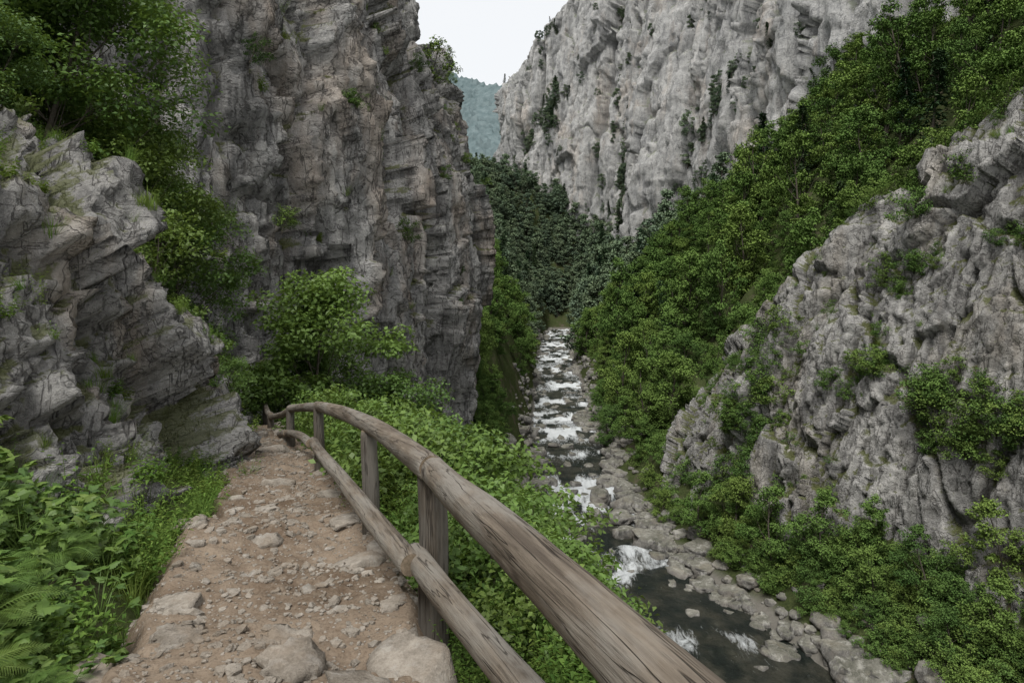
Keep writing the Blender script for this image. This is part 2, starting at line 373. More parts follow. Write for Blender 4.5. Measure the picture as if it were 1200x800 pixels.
V,F=tile(RVf[:3]+RVc[:3],pos,scl,R.uniform(0,6.28,len(pos)),.13)
obj('path_stones',mk_mesh('path_stones',V,F,[M_pstone]))
pos=[];scl=[]
for i in range(4600):
    y=2.2+R.random()**1.5*12; x=xc(y)+np.clip(R.normal(0,.65),-1.1,1.1)*hw(y)*1.0
    pos.append((x,y,pz(x,y)+.002)); scl.append(min(.006+R.exponential(.009),.05))
V,F=tile([rock_variant(s+80,1,.7) for s in range(5)],pos,scl,R.uniform(0,6.28,len(pos)),.4)
obj('path_gravel',mk_mesh('path_gravel',V,F,[M_pstone],smooth=False))

# ------------------------------------------------------------ river + boulders
ry=np.arange(-8,325,.35); rv=np.linspace(-5.8,5.8,56)
RX=xr(ry)[:,None]+rv[None,:]; RY=np.repeat(ry[:,None],len(rv),1)
P=np.stack([RX,RY,np.full_like(RX,-24.68)],2).reshape(-1,3)
def rapid(y):
    return np.clip(sum(a2*np.exp(-((y-a)/b)**2) for a,b,a2 in [(46,1.5,.6),(56,2.2,.8),(63,4,1),(70,5,1.1),(79,4,1.1),(93,3,.7),(105,5,1.1),(117,5,1),(131,6,1),(150,7,1),(172,9,1),(200,14,1),(232,14,1),(268,16,1),(300,16,1)]),0,1.1)*.9+.05
foam=rapid(P[:,1])*np.clip(.7+1.4*fbm(P*[.45,.22,0],4,8),0,1.15)
P[:,2]+=.10*fbm(P*[.8,.35,0],4,2)*(.3+rapid(P[:,1]))+.3*rapid(P[:,1])*fbm(P*[.5,.9,0],3,15)
obj('river',mk_mesh('river',P,gridF(len(ry),len(rv),flip=True),[M_water],attr={'foam':foam}))
pos=[];scl=[]
for i in range(2300):
    y=28+R.random()**1.7*270; sd=R.choice([-1,1,1]); off=4.7+.9*math.sin(y*.21)+abs(R.normal(0,1.1 if sd<0 else 1.9)); s=min(.14+R.exponential(.30),1.6)
    if R.random()<.10: off=R.uniform(0,4.4); s=R.uniform(.25,1.0)
    if y<62 and sd<0: off=4.9+abs(R.normal(0,.7))
    x=xr(y)+sd*off; pos.append((x,y,max(gz(x,y),-24.9)+s*.12)); scl.append(s)
for x,y,s in [(12.0,72,1.9),(9.6,74,1.4),(3.0,78,1.5),(2.8,84,1.3),(3.4,92,1.4),(13.0,66,1.2),(12.4,62,1.6),(12.6,86,1.5),(2.6,70,1.5),(14.8,58,1.3),(10.5,64,1.1),(12.8,100,1.4),(3.0,104,1.6),(6.0,97,.8),(3.9,61,1.1),(2.9,66,1.2),(16.8,52,1.1),(8,57,.7),(5,74,1.0),(11,80,1.2),(11,68,1.3),(5.4,66.5,.8),(8.4,69,.9)]:
    pos.append((x,y,-24.45+.1*s));scl.append(s)
V,F=tile(RVc,pos,scl,R.uniform(0,6.28,len(pos)),.25)
obj('river_boulders',mk_mesh('river_boulders',V,F,[M_stone]))

# ------------------------------------------------------------ cliffs
def warp(P,k,a,s): return P+np.stack([fbm(P*k,3,s),fbm(P*k,3,s+1),fbm(P*k,3,s+2)],1)*a
def d_left(P):
    W=warp(P,.7,.32,1)
    g=groove(P,.16,.035,55); g2=groove(P,.5,.09,65); g3=groove(P,1.1,.22,67)
    return 3.0*facet(W,(10,10,22),100,1.2)+1.5*facet(W,(3.8,3.8,9),110,1.3)+.62*facet(W,(1.6,1.6,3.4),120,1.4)+.24*facet(W,(.65,.65,1.2),130,1.5)+.6*fbm(P*[.12,.12,.05],3,5)+.10*ridged(P*[1.3,1.3,.8],4,6)-1.4*np.clip((g-.88)/.12,0,1)-.5*np.clip((g2-.88)/.12,0,1)-.2*np.clip((g3-.88)/.12,0,1)
foot=[(-34,12,-2),(-22,16.5,-3),(-15,20,-4.5),(-11,25,-6.5),(-9.6,31,-8),(-8,39,-9.5),(-6.6,47,-12),(-5.2,54,-14),(-6.6,61,-14),(-15,70,-10),(-34,78,-4)]
ret=[(-.3,.9),(-.4,.9),(-.6,.8),(-.8,.5),(-.9,.35),(-.95,.25),(-1,.2),(-1,.1),(-.8,-.3),(-.5,-.8),(-.3,-.9)]
net=[]
for (x,y,z),(a,b) in zip(foot,ret):
    r=[]
    for zz,o in [(None,0),(-4,-1.2),(3,-1.2),(8,-.5),(13.5,.9),(22,4.0),(32,9),(40,16),(41,30)]:
        r.append((x+a*o,y+b*o,z-2 if zz is None else zz))
    net.append(r)
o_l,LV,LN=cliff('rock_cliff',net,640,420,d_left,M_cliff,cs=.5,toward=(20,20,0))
def d_right(P):
    W=warp(P,.7,.3,11)
    gul=-2.2*np.exp(-((P[:,1]-61.0+(P[:,2]+15)*.15)/1.5)**2)
    g=groove(P,.2,.04,75); g3=groove(P,.9,.2,77)
    return gul+2.4*facet(W,(10,9,22),200,1.1)+1.15*facet(W,(4.2,3.8,10),210,1.2)+.42*facet(W,(1.7,1.7,4),220,1.3)+.17*facet(W,(.7,.7,1.4),230,1.4)+.09*ridged(P*[1.3,1.3,.8],4,6)-1.0*np.clip((g-.88)/.12,0,1)-.25*np.clip((g3-.88)/.12,0,1)+.3
foot=[(34,8,-25),(32,25,-25),(29.5,37,-25),(25,47,-25),(21.5,55,-24.5),(18.5,62,-24.5),(15.8,69,-24.5),(17,77,-24),(26,82,-16)]
top=[(42,10,16),(41,25,17),(39.5,38,15.5),(38.5,47,15),(35.5,55,11),(29.5,62,2),(24,69,-8),(23,76,-10),(30,80,-8)]
net=[]
for f,t in zip(foot,top):
    f=np.array(f,float);t=np.array(t,float); r=[]
    for k,(h,o) in enumerate([(0,0),(.25,.12),(.5,.33),(.75,.64),(1,1)]):
        q=f+(t-f)*o; q[2]=f[2]+(t[2]-f[2])*h; r.append(q)
    r.append(t+np.array([4,1,.5])); r.append(t+np.array([12,3,-6])); net.append(r)
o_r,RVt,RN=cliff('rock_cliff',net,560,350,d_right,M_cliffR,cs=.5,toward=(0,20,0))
def gfar(P): return groove(P,.028,.0075,85)
def d_far(P):
    W=warp(P,.14,1.6,21)
    g=gfar(P); g2=groove(P,.11,.02,95); g3=groove(P,.3,.05,97)
    return 10*facet(W,(38,38,120),300,1.0)+3.8*facet(W,(14,14,48),310,1.2)+1.6*facet(W,(5.5,5.5,18),320,1.3)+.65*facet(W,(2.4,2.4,7),330,1.4)+.3*ridged(P*[.4,.4,.15],3,6)-7*np.clip((g-.82)/.18,0,1)-2.2*np.clip((g2-.88)/.12,0,1)-.8*np.clip((g3-.88)/.12,0,1)
foot=[(125,20,70),(98,60,50),(76,120,32),(62,190,10),(49,235,-6),(42,262,-10),(49,292,-4),(43,318,4),(22,345,18),(-8,374,28),(-14,405,32),(0,450,40)]
top=[(150,30,130),(128,80,130),(100,140,140),(84,205,150),(70,248,150),(60,275,150),(84,305,140),(60,335,150),(34,360,150),(3,378,116),(-4,410,104),(10,450,100)]
net=[]
for f,t in zip(foot,top):
    f=np.array(f,float);t=np.array(t,float)
    r=[f+np.array([0,0,-8.])]
    for h,o in [(.12,.02),(.35,.2),(.6,.5),(.82,.78),(1,1)]:
        q=f+(t-f)*o; q[2]=f[2]+(t[2]-f[2])*h; r.append(q)
    r.append(t+np.array([14,6,3])); r.append(t+np.array([60,20,10])); net.append(r)
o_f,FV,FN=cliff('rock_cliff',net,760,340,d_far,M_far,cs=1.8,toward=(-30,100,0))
def d_near(P):
    W=warp(P,2.0,.09,31)
    c,s=math.cos(.5),math.sin(.5)
    Q=np.stack([W[:,0],W[:,1]*c+W[:,2]*s,-W[:,1]*s+W[:,2]*c],1)
    return .75*facet(Q,(2.0,2.6,1.5),400,1.1)+.4*facet(Q,(.9,1.2,.7),410,1.3)+.17*facet(Q,(.4,.5,.32),420,1.4)+.07*facet(Q,(.18,.2,.14),430,1.4)+.06*ridged(P*2.5,4,6)
prof={-4:[(-2.4,-.9),(-2.8,.4),(-3.6,1.8),(-5,3),(-8,5.5),(-14,9)],
1:[(-3.2,-1.7),(-3.5,-.5),(-4.2,.9),(-5.4,2.2),(-8.4,4.6),(-14,8)],
4:[(-3.1,-2.3),(-3.6,-1.0),(-4.5,.6),(-5.7,1.9),(-8.6,4.4),(-14,8)],
6.5:[(-3.3,-2.6),(-3.8,-1.3),(-4.6,.4),(-5.9,1.8),(-9,4.3),(-14,7.5)],
9:[(-4.1,-3.0),(-4.55,-1.7),(-5.3,-.1),(-6.5,1.2),(-9.6,3.7),(-15,7)],
12:[(-5.1,-3.4),(-5.55,-2.1),(-6.35,-.7),(-7.5,.5),(-10.4,2.8),(-15.5,6)],
15:[(-6.4,-3.8),(-6.8,-2.4),(-7.5,-1.2),(-8.6,0),(-11.2,2),(-16,5)],
18:[(-9,-4.4),(-9.3,-3),(-9.9,-1.8),(-10.8,-.6),(-12.6,1.2),(-16.5,4)],
20.5:[(-14,-5),(-14,-3.5),(-14.2,-2.2),(-14.6,-1),(-15.5,.8),(-18,3.5)]}
net=[[(x,y,z) for x,z in r] for y,r in prof.items()]
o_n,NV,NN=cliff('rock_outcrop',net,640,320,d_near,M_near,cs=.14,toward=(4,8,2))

# distant hill
hx=np.arange(-420,330,4.);hy=np.arange(640,1250,4.5)
HX,HY=np.meshgrid(hx,hy,indexing='ij');P=np.stack([HX,HY,0*HX],2).reshape(-1,3)
base=60+(P[:,1]-640)*.52-np.clip(P[:,1]-1130,0,500)*.8-(P[:,0]+80)*.16
z=base+22*fbm(P*.006,4,40)+13*np.clip(1-f1(P[:,:2]*.11,5)*1.3,0,1)*(.6+.5*vnoise(P*.05,6))
P[:,2]=z
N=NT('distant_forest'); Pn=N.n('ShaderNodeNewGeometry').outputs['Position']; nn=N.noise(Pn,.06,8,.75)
N.out(N.n('ShaderNodeBsdfDiffuse',{'Color':N.mix(N.ramp(nn,.35,.65),C(.09,.125,.13),C(.16,.20,.205))}))  # aerial haze put into the forest colour: greens shifted to blue-grey
obj('hill',mk_mesh('hill',P,gridF(len(hx),len(hy)),[N.m],smooth=False))
print('terrain',time.time()-T0)

# ------------------------------------------------------------ plants
def leaves(P,Nn,L,W,rng,fold=.25):
    n=len(P); Nn=Nn/(np.linalg.norm(Nn,axis=1,keepdims=True)+1e-9)
    t=rng.normal(size=(n,3)); t-=Nn*(t*Nn).sum(1,keepdims=True); t/=np.linalg.norm(t,axis=1,keepdims=True)+1e-9
    b=np.cross(Nn,t); L=L*rng.uniform(.7,1.3,(n,1)); W=W*rng.uniform(.7,1.3,(n,1))
    V=np.stack([P,P+t*L*.45+b*W*.5+Nn*fold*W,P+t*L-Nn*fold*W*.6,P+t*L*.45-b*W*.5+Nn*fold*W],1).reshape(-1,3)
    F=np.arange(4*n).reshape(n,4); return V,F
def tube(pts,rad,ns=6):
    pts=np.array(pts,float);n=len(pts);tg=np.gradient(pts,axis=0);tg/=np.linalg.norm(tg,axis=1,keepdims=True)+1e-9
    ref=np.array([.3,1,.1]);a=np.cross(tg,ref);a/=np.linalg.norm(a,axis=1,keepdims=True)+1e-9;b=np.cross(tg,a)
    th=np.linspace(0,2*np.pi,ns,endpoint=False)
    V=pts[:,None]+np.array(rad)[:,None,None]*(a[:,None]*np.cos(th)[None,:,None]+b[:,None]*np.sin(th)[None,:,None])
    V=V.reshape(-1,3);F=[]
    for i in range(n-1):
        for j in range(ns):
            k=(j+1)%ns;F.append([i*ns+j,i*ns+k,(i+1)*ns+k,(i+1)*ns+j])
    return V,np.array(F)
class MB:
    def __init__(s): s.V=[];s.F=[];s.m=[];s.a=[];s.o=0
    def add(s,V,F,m,a):
        s.V.append(V);s.F.append(F+s.o);s.m.append(np.full(len(F),m));s.a.append(a if hasattr(a,'__len__') else np.full(len(V),a));s.o+=len(V)
    def mesh(s,name,mats):
        return mk_mesh(name,np.concatenate(s.V),np.concatenate(s.F),mats,np.concatenate(s.m),True,{'v':np.concatenate(s.a)})
def tree(name,seed,h,w,ncl,nl,ls,mat,cb=.22,tr=None,lean=0.,cs=.19,nrm=.45):
    rng=np.random.default_rng(seed);B=MB();tr=tr or h*.018
    k=np.linspace(0,1,9);ph=rng.uniform(0,6.28)
    tp=np.stack([h*.05*np.sin(k*4+ph)+lean*k*k*h,h*.05*np.cos(k*3.3+ph)-h*.05*math.cos(ph),k*h*.92-.35],1)
    tp[:,0]-=tp[0,0]
    V,F=tube(tp,tr*(1-.88*k)+.006,7);B.add(V,F,0,.5)
    az0=rng.uniform(0,6.28)
    for c in range(ncl):
        t=cb+(1-cb)*(c+.5)/ncl*1.0; t=min(t+rng.normal(0,.04),1.0)
        az=az0+c*2.399+rng.normal(0,.5)
        prof=(math.sin(math.pi*min(max((t-cb)/(1.03-cb),0.02),1)**.75))**.7
        rr=w*.5*prof*(rng.uniform(.3,1.05))
        ta=max(t-.16-.25*rr/h,.08); base=np.array([np.interp(ta,k,tp[:,i]) for i in range(3)])
        ctr=np.array([np.interp(t,k,tp[:,0])+math.cos(az)*rr,np.interp(t,k,tp[:,1])+math.sin(az)*rr,t*h*.95])
        mid=(base+ctr)/2+np.array([0,0,-.04*h])+rng.normal(0,.02*h,3)
        V,F=tube([base,mid,ctr],[tr*.38*(1-t*.5),tr*.24*(1-t*.5),tr*.06],5);B.add(V,F,0,.5)
        cr_=w*cs*rng.uniform(.65,1.35)
        n=int(nl*(cr_/(w*cs))**2*rng.uniform(.7,1.2))
        ns=7
        sc=rng.normal(size=(ns,3));sc/=np.linalg.norm(sc,axis=1,keepdims=True);sc[:,2]*=.55;sc=ctr+sc*cr_*rng.uniform(.35,1.0,(ns,1))
        for q in sc[:5]:
            V,F=tube([ctr-(ctr-mid)*.2,(ctr+q)/2+[0,0,.02],q],[tr*.08,tr*.05,tr*.02],3);B.add(V,F,0,.5)
        ids=rng.integers(0,ns,n);dd=rng.normal(size=(n,3));dd/=np.linalg.norm(dd,axis=1,keepdims=True)
        P=sc[ids]+dd*np.array([1,1,.55])*cr_*.55*rng.random((n,1))**.45
        Nn=dd*.45+np.array([0,0,.9])+rng.normal(0,nrm,(n,3))
        V,F=leaves(P,Nn,ls,ls*.62,rng)
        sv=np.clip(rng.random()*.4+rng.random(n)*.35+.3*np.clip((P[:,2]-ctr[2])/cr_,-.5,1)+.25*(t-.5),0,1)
        B.add(V,F,1,np.repeat(sv,4))
    return B.mesh(name,[M_bark,mat])
def conifer(name,seed,h,w,mat,nb=34,per=46,ls=.34):
    rng=np.random.default_rng(seed);B=MB();k=np.linspace(0,1,6)
    V,F=tube(np.stack([k*0,k*0,k*h-.3],1),h*.016*(1-.92*k)+.01,6);B.add(V,F,0,.5)
    for i in range(nb):
        t=.12+.87*(i/nb);L=w*.5*(1-t)**.8*rng.uniform(.6,1.15)+.12;
        for j in range(4):
            az=rng.uniform(0,6.28);d=np.array([math.cos(az),math.sin(az),0])
            s=rng.random(per//4+3)**.7
            base=np.array([0,0,t*h]);P=base+d*(s*L)[:,None]+np.array([0,0,-1])*(s*s*L*.38)[:,None]+rng.normal(0,.07*L+.03,(len(s),3))*[1,1,.4]
            V,F=leaves(P,np.array([0,0,1])+rng.normal(0,.4,(len(s),3)),ls,ls*.38,rng);B.add(V,F,1,np.repeat(rng.random(len(s)),4))
    return B.mesh(name,[M_bark,mat])
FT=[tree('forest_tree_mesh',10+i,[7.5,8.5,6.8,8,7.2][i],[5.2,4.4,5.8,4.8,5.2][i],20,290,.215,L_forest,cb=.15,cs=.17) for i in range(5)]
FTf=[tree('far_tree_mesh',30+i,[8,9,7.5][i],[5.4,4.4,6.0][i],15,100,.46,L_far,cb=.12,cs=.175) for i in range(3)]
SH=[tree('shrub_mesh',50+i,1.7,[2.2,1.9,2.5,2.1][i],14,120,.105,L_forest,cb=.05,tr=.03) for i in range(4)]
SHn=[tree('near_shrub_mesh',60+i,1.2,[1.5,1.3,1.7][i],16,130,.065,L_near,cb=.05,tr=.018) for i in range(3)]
CO=[conifer('conifer_mesh',70+i,9,[3.6,3.0][i],L_con) for i in range(2)]
def herb(name,seed,h,ns,ls,mat):
    rng=np.random.default_rng(seed);B=MB()
    for i in range(ns):
        az=rng.uniform(0,6.28);r=rng.uniform(0,.16);b=np.array([math.cos(az)*r,math.sin(az)*r,-.04]);hh=h*rng.uniform(.5,1.1)
        tip=b+np.array([math.cos(az)*hh*rng.uniform(.1,.5),math.sin(az)*hh*rng.uniform(.1,.5),hh])
        V,F=tube([b,(b+tip)/2+[0,0,hh*.1],tip],[.004,.003,.0015],3);B.add(V,F,0,.6)
        n=int(10*rng.uniform(.8,1.6));s=np.linspace(.2,1.03,n);P=b+(tip-b)*s[:,None]
        aa=rng.uniform(0,6.28)+np.arange(n)*2.4
        for side in range(n):
            t=np.array([math.cos(aa[side]),math.sin(aa[side]),rng.uniform(-.15,.4)]);L=ls*(1.15-s[side]*.55)*rng.uniform(.8,1.2);Wd=L*.42
            bb=np.cross([0,0,1],t);bb/=np.linalg.norm(bb);p=P[side]
            Vv=np.array([p,p+t*L*.35+bb*Wd*.5+[0,0,.12*L],p+t*L-[0,0,.22*L],p+t*L*.35-bb*Wd*.5+[0,0,.12*L]]);B.add(Vv,np.array([[0,1,2,3]]),0,rng.random())
    return B.mesh(name,[mat])
def grass(name,seed,nb,h,mat):
    rng=np.random.default_rng(seed);B=MB()
    for i in range(nb):
        az=rng.uniform(0,6.28);r=rng.uniform(0,.1);b=np.array([math.cos(az)*r,math.sin(az)*r,-.03]);az+=rng.normal(0,.7);hh=h*rng.uniform(.5,1.1);ln=hh*rng.uniform(.2,.9);w=.005
        d=np.array([math.cos(az),math.sin(az),0]);sd=np.array([-d[1],d[0],0])*w
        V=[]
        for s in (0,.35,.7,1):
            c=b+d*ln*s*s+np.array([0,0,hh*(s-.25*s*s*ln/hh)]);ww=1-s*.95;V+= [c+sd*ww,c-sd*ww]
        B.add(np.array(V),np.array([[0,1,3,2],[2,3,5,4],[4,5,7,6]]),0,rng.random())
    return B.mesh(name,[mat])
HB=[herb('herb_mesh',80+i,[.45,.6,.38,.7][i],[14,16,13,18][i],[.10,.085,.12,.075][i],L_herb) for i in range(4)]
GR=[grass('grass_mesh',90+i,60,[.28,.4,.5][i],L_herb) for i in range(3)]
def lobed(L):
    out=[(.10,-.08),(.30,-.12),(.42,.06),(.36,.10),(.50,.26),(.42,.32),(.50,.50),(.36,.50),(.34,.64),(.20,.66),(.16,.84),(.08,.86)]
    o=[(x*.9,y) for x,y in out]+[(0,1.05)]+[(-x*.9,y) for x,y in out[::-1]]
    V=[(0,0,0),(0,.5,.0)]+[(x,y,-abs(x)*.35-.25*max(y-.5,0)**1.3) for x,y in o]
    n=len(o);F=[[1,2+i,2+i+1] for i in range(n-1)]+[[1,0,2],[1,2+n-1,0]]
    return np.array(V,float)*L,np.array(F)
def bigplant(name,seed,h,ns,ls,mat):
    rng=np.random.default_rng(seed);V0,F0=lobed(1)
    Vs=[];Fs=[];As=[];o=0
    for i in range(ns):
        az=rng.uniform(0,6.28);hh=h*rng.uniform(.35,1.05);r=h*rng.uniform(.15,.7)
        tip=np.array([math.cos(az)*r,math.sin(az)*r,hh]);b=np.array([0,0,-.05])+rng.normal(0,.03,3)
        V,F=tube([b,b+(tip-b)*.55+[0,0,hh*.12],tip],[.004,.003,.002],4)
        Vs.append(V);As.append(np.full(len(V),.9));Ft=np.concatenate([F[:,[0,1,2]],F[:,[0,2,3]]]);Fs.append(Ft+o);o+=len(V)
        for j,(da,k) in enumerate([(0,1.),(1.25,.85),(-1.25,.85)]):
            a=az+da+rng.normal(0,.12)-math.pi/2;L=ls*k*rng.uniform(.6,1.25)
            V=V0*L; pt=rng.normal(-.15,.3);c,s=math.cos(pt),math.sin(pt);V=V@np.array([[1,0,0],[0,c,-s],[0,s,c]]).T
            rl=rng.normal(0,.3);c,s=math.cos(rl),math.sin(rl);V=V@np.array([[c,0,s],[0,1,0],[-s,0,c]]).T
            c,s=math.cos(a),math.sin(a);V=V@np.array([[c,-s,0],[s,c,0],[0,0,1]]).T+tip
            Vs.append(V);As.append(np.full(len(V),rng.random()));Fs.append(F0+o);o+=len(V)
    return mk_mesh(name,np.concatenate(Vs),np.concatenate(Fs),[mat],None,False,{'v':np.concatenate(As)})
def fern(name,seed,nf,L,mat):
    rng=np.random.default_rng(seed);B=MB()
    for i in range(nf):
        az=i*6.28/nf+rng.normal(0,.2);l=L*rng.uniform(.7,1.1);d=np.array([math.cos(az),math.sin(az),0]);sd=np.array([-d[1],d[0],0])
        s=np.linspace(0,1,30);P=d*(l*s*.85)[:,None]+np.array([0,0,1])*(l*(.75*s-.62*s**2.2))[:,None]
        V,F=tube(P[::5],[.004]*5+[.001],3);B.add(V,F,0,.4)
        for q in range(3,30):
            pl=l*.24*math.sin(math.pi*min(s[q]*.93+.06,1))**.8;
            tg=P[q]-P[q-1];tg/=np.linalg.norm(tg)
            for sg in (-1,1):
                dr=sd*sg+tg*.45;dr/=np.linalg.norm(dr);w=l*.009
                m=7
                for a in range(m):
                    p=P[q]+dr*pl*a/m-np.array([0,0,.12*pl*(a/m)**2]);lw=w*1.5*(1-a/m*.8)
                    B.add(np.array([p,p+tg*lw+dr*pl*.06,p+dr*pl/m*.95,p-tg*lw+dr*pl*.06]),np.array([[0,1,2,3]]),0,.2+.6*rng.random())
    return B.mesh(name,[mat])
BP=[bigplant('lobed_plant_mesh',100+i,.34,20,.085,L_near) for i in range(3)]
FE=[fern('fern_mesh',110+i,12,.42,L_near) for i in range(2)]
print('plants',time.time()-T0)
def inst(parent,name,me,p,s,rz=None,tilt=.06,sz=1.):
    o=bpy.data.objects.new(name,me);COL.objects.link(o);o.parent=parent
    o.location=p;o.rotation_euler=(R.normal(0,tilt),R.normal(0,tilt),R.uniform(0,6.28) if rz is None else rz);o.scale=(s,s,s*sz);return o
# --- forests
fo=empty('forest'); n=0
def rtopx(y): return np.interp(y,[10,38,47,55,62,70,78],[42,40,39.5,37,31,25.5,24])
while n<640:
    y=34+R.random()**1.1*285
    x0=xr(y)+7.8 if y>80 else rtopx(y)+2.0
    x1=np.interp(y,[0,60,120,190,240,262,318],[115,95,76,62,50,44,44])
    x=R.uniform(x0,max(x1,x0+3))
    if y<60 and x>75: continue
    z=gz(x,y)
    s=R.uniform(.75,1.3) if R.random()<.65 else R.uniform(1.25,1.8)
    if R.random()<.08: inst(fo,'conifer',CO[n%2],(x,y,z-.3),s*1.2)
    else: inst(fo,'tree',FT[n%5] if y<180 else FTf[n%3],(x,y,z-.3),s*(1 if y>90 else .85),sz=R.uniform(.95,1.4))
    n+=1
for i in range(420):
    y=R.uniform(60,170);x0=rtopx(y)-2 if y<80 else xr(y)+7;x=R.uniform(x0,x0+32);inst(fo,'shrub',SH[i%4],(x,y,gz(x,y)-.1),R.uniform(.8,1.7))
for i in range(300):  # valley head
    x=R.uniform(-24,52);y=R.uniform(306,372);inst(fo,'tree' if i%9 else 'conifer',FTf[i%3] if i%9 else CO[i%2],(x,y,gz(x,y)-.4),R.uniform(.8,1.6),sz=R.uniform(.9,1.3))
for i in range(90):
    x=R.uniform(13,33);y=R.uniform(307,345);inst(fo,'tree',FTf[i%3],(x,y,gz(x,y)-.4),R.uniform(.6,1.2))
fl=empty('forest')
for i in range(310):
    y=R.uniform(70,330);t=R.random();x=xr(y)-6.2-t*np.interp(y,[70,100,330],[9,22,28])
    inst(fl,'tree',(FT[i%5] if y<170 else FTf[i%3]),(x,y,gz(x,y)-.5),R.uniform(.5,1.25)*np.interp(y,[70,110],[.65,1]),sz=R.uniform(.85,1.3))
for i in range(30):
    y=R.uniform(150,330);x=R.choice([-1,1]);x=xr(y)+(R.uniform(12,30) if x>0 else -R.uniform(10,25));inst(fl,'conifer',CO[i%2],(x,y,gz(x,y)-.5),R.uniform(.9,1.5))
# --- riverside trees / lower left slope
ss=empty('slope_trees')
for x,y,h in [(16.8,60.5,.72),(18.8,56.5,.7),(20.2,52.5,.8),(22.3,48.5,.75),(14.6,66,.45),(26,42.5,.6),(28.5,40,.7),(18.4,58.5,.55),(27,37.5,.6),(31,38,.7),(29.5,36,.6),(13.6,96,.8),(15.5,90,.8),(15.2,82,.6),(23.5,45,.6),(21.5,50.5,.6),(25,39,.5),(24,47,.6),(28,34.5,.5)]:
    inst(ss,'tree',FT[int(R.integers(5))],(x,y,gz(x,y)-.6),h,sz=1.15)
for i in range(100):
    y=R.uniform(26,78);xl=np.interp(y,[24,38,50,62,78],[-5,-5,-4,-3.5,-3]);xr_=np.interp(y,[24,38,50,56,62,78],[1.5,.5,-.5,-.8,-1,-1.4]);x=R.uniform(xl,xr_)
    inst(ss,'tree',FT[i%5],(x,y,gz(x,y)-.5),R.uniform(.25,.52))
sh=empty('shrubs')
for i in range(430):
    y=R.uniform(9,80);a=np.interp(y,[9,17,25,38,62,80],[-2,-5,-8.5,-6,-4,-4]);b=xr(y)-7.2;x=R.uniform(a,max(b,a+2))
    inst(sh,'shrub',SH[i%4] if y>18 else SHn[i%3],(x,y,gz(x,y)-.1),R.uniform(.55,1.25)*np.interp(y,[9,20,50],[.7,1,.8]))
for i in range(300):
    y=R.uniform(30,200);x=xr(y)+R.uniform(7.4,12);inst(sh,'shrub',SH[i%4],(x,y,gz(x,y)-.1),R.uniform(.5,1.4))
for i in range(230):
    y=R.uniform(32,58);x=R.uniform(xr(y)+7.2,cfoot(y)+2);inst(sh,'shrub',SH[i%4],(x,y,gz(x,y)-.1),R.uniform(.5,1.2))
# --- ledge vegetation on cliffs
def ledges(parent,V,Nn,mask,num,meshes,s0,s1,nz=.55,name='shrub',sink=.1):
    idx=np.where(mask&(Nn[:,2]>nz))[0]
    if len(idx)==0: return
    for j in R.choice(idx,min(num,len(idx)),replace=False): inst(parent,name,meshes[int(R.integers(len(meshes)))],V[j]-[0,0,sink],R.uniform(s0,s1),tilt=.15)
lv=empty('cliff_shrubs')
ledges(lv,LV,LN,(LV[:,2]>-6)&(LV[:,2]<26),210,SH,.25,.75,.6)
ledges(lv,LV,LN,(LV[:,2]>-6)&(LV[:,2]<24)&(LV[:,1]<45),180,HB,.6,1.4,.55,'herb',.02)
ledges(lv,LV,LN,(LV[:,2]>12)&(LV[:,1]>40),110,SH,.8,1.9,.5)
ledges(lv,LV,LN,(LV[:,2]>12)&(LV[:,1]>44),40,FT,.25,.5,.45,'tree')
ledges(lv,LV,LN,(LV[:,2]>15)&(LV[:,1]>45),8,CO,.35,.6,.4,'conifer')
ledges(lv,RVt,RN,(RVt[:,2]>-24),230,SH,.3,.9,.6)
ledges(lv,RVt,RN,(RVt[:,2]>-22),300,GR,1.2,2.4,.55,'grass_tuft',.03)
ledges(lv,RVt,RN,(RVt[:,2]>4),90,SH,.8,1.8,.5)
ledges(lv,RVt,RN,(RVt[:,2]>8),34,FT,.3,.6,.45,'tree')
def cluster(V,c,num,meshes,s0,s1,rad,name='shrub'):
    dd=np.linalg.norm(V-np.array(c),axis=1);idx=np.where(dd<np.partition(dd,50)[50]+rad)[0]
    for j in R.choice(idx,num): inst(lv,name,meshes[int(R.integers(len(meshes)))],V[j]-[0,0,.3],R.uniform(s0,s1))
cluster(RVt,(28,45,-9),16,SH,.8,1.6,2.0); cluster(RVt,(30,42,-10),12,SH,.9,1.7,1.8); cluster(RVt,(25.5,52,-8),8,SH,.6,1.2,1.2)
cluster(RVt,(20,61,-19),14,SH,1,1.8,2.0);cluster(RVt,(22,62,-13),12,SH,.9,1.6,2);cluster(RVt,(21,61,-16),4,FT,.35,.5,2,'tree');cluster(RVt,(25,62,-7),8,SH,.9,1.6,2)
cluster(RVt,(33,40,3),18,SH,.9,1.8,2.4); cluster(RVt,(30,52,-1),8,SH,.7,1.2,1.5); cluster(RVt,(34,39,6),8,FT,.3,.5,2.4,'tree')
gf=gfar(FV)
fi=(FV[:,2]>-5)&(FV[:,2]<150)
ledges(lv,FV,FN,fi,220,FTf,.3,.8,.45,'tree',.5)
ledges(lv,FV,FN,fi&(gf>.93),330,FTf,.5,1.15,.08,'tree',.6)
ledges(lv,FV,FN,(FV[:,2]>10)&(FV[:,2]<150),150,CO,.5,1.1,.35,'conifer',.5)
def belt(pts,num,w,s0,s1):
    pts=np.array(pts,float);t=R.uniform(0,len(pts)-1.001,num);i=t.astype(int);f=(t-i)[:,None];c=pts[i]*(1-f)+pts[i+1]*f+R.normal(0,w,(num,3))
    for q in c:
        j=np.argmin(((FV-q)**2).sum(1)); inst(lv,'tree' if R.random()<.75 else 'conifer',FTf[int(R.integers(3))] if R.random()<.8 else CO[0],FV[j]-[0,0,.6],R.uniform(s0,s1))
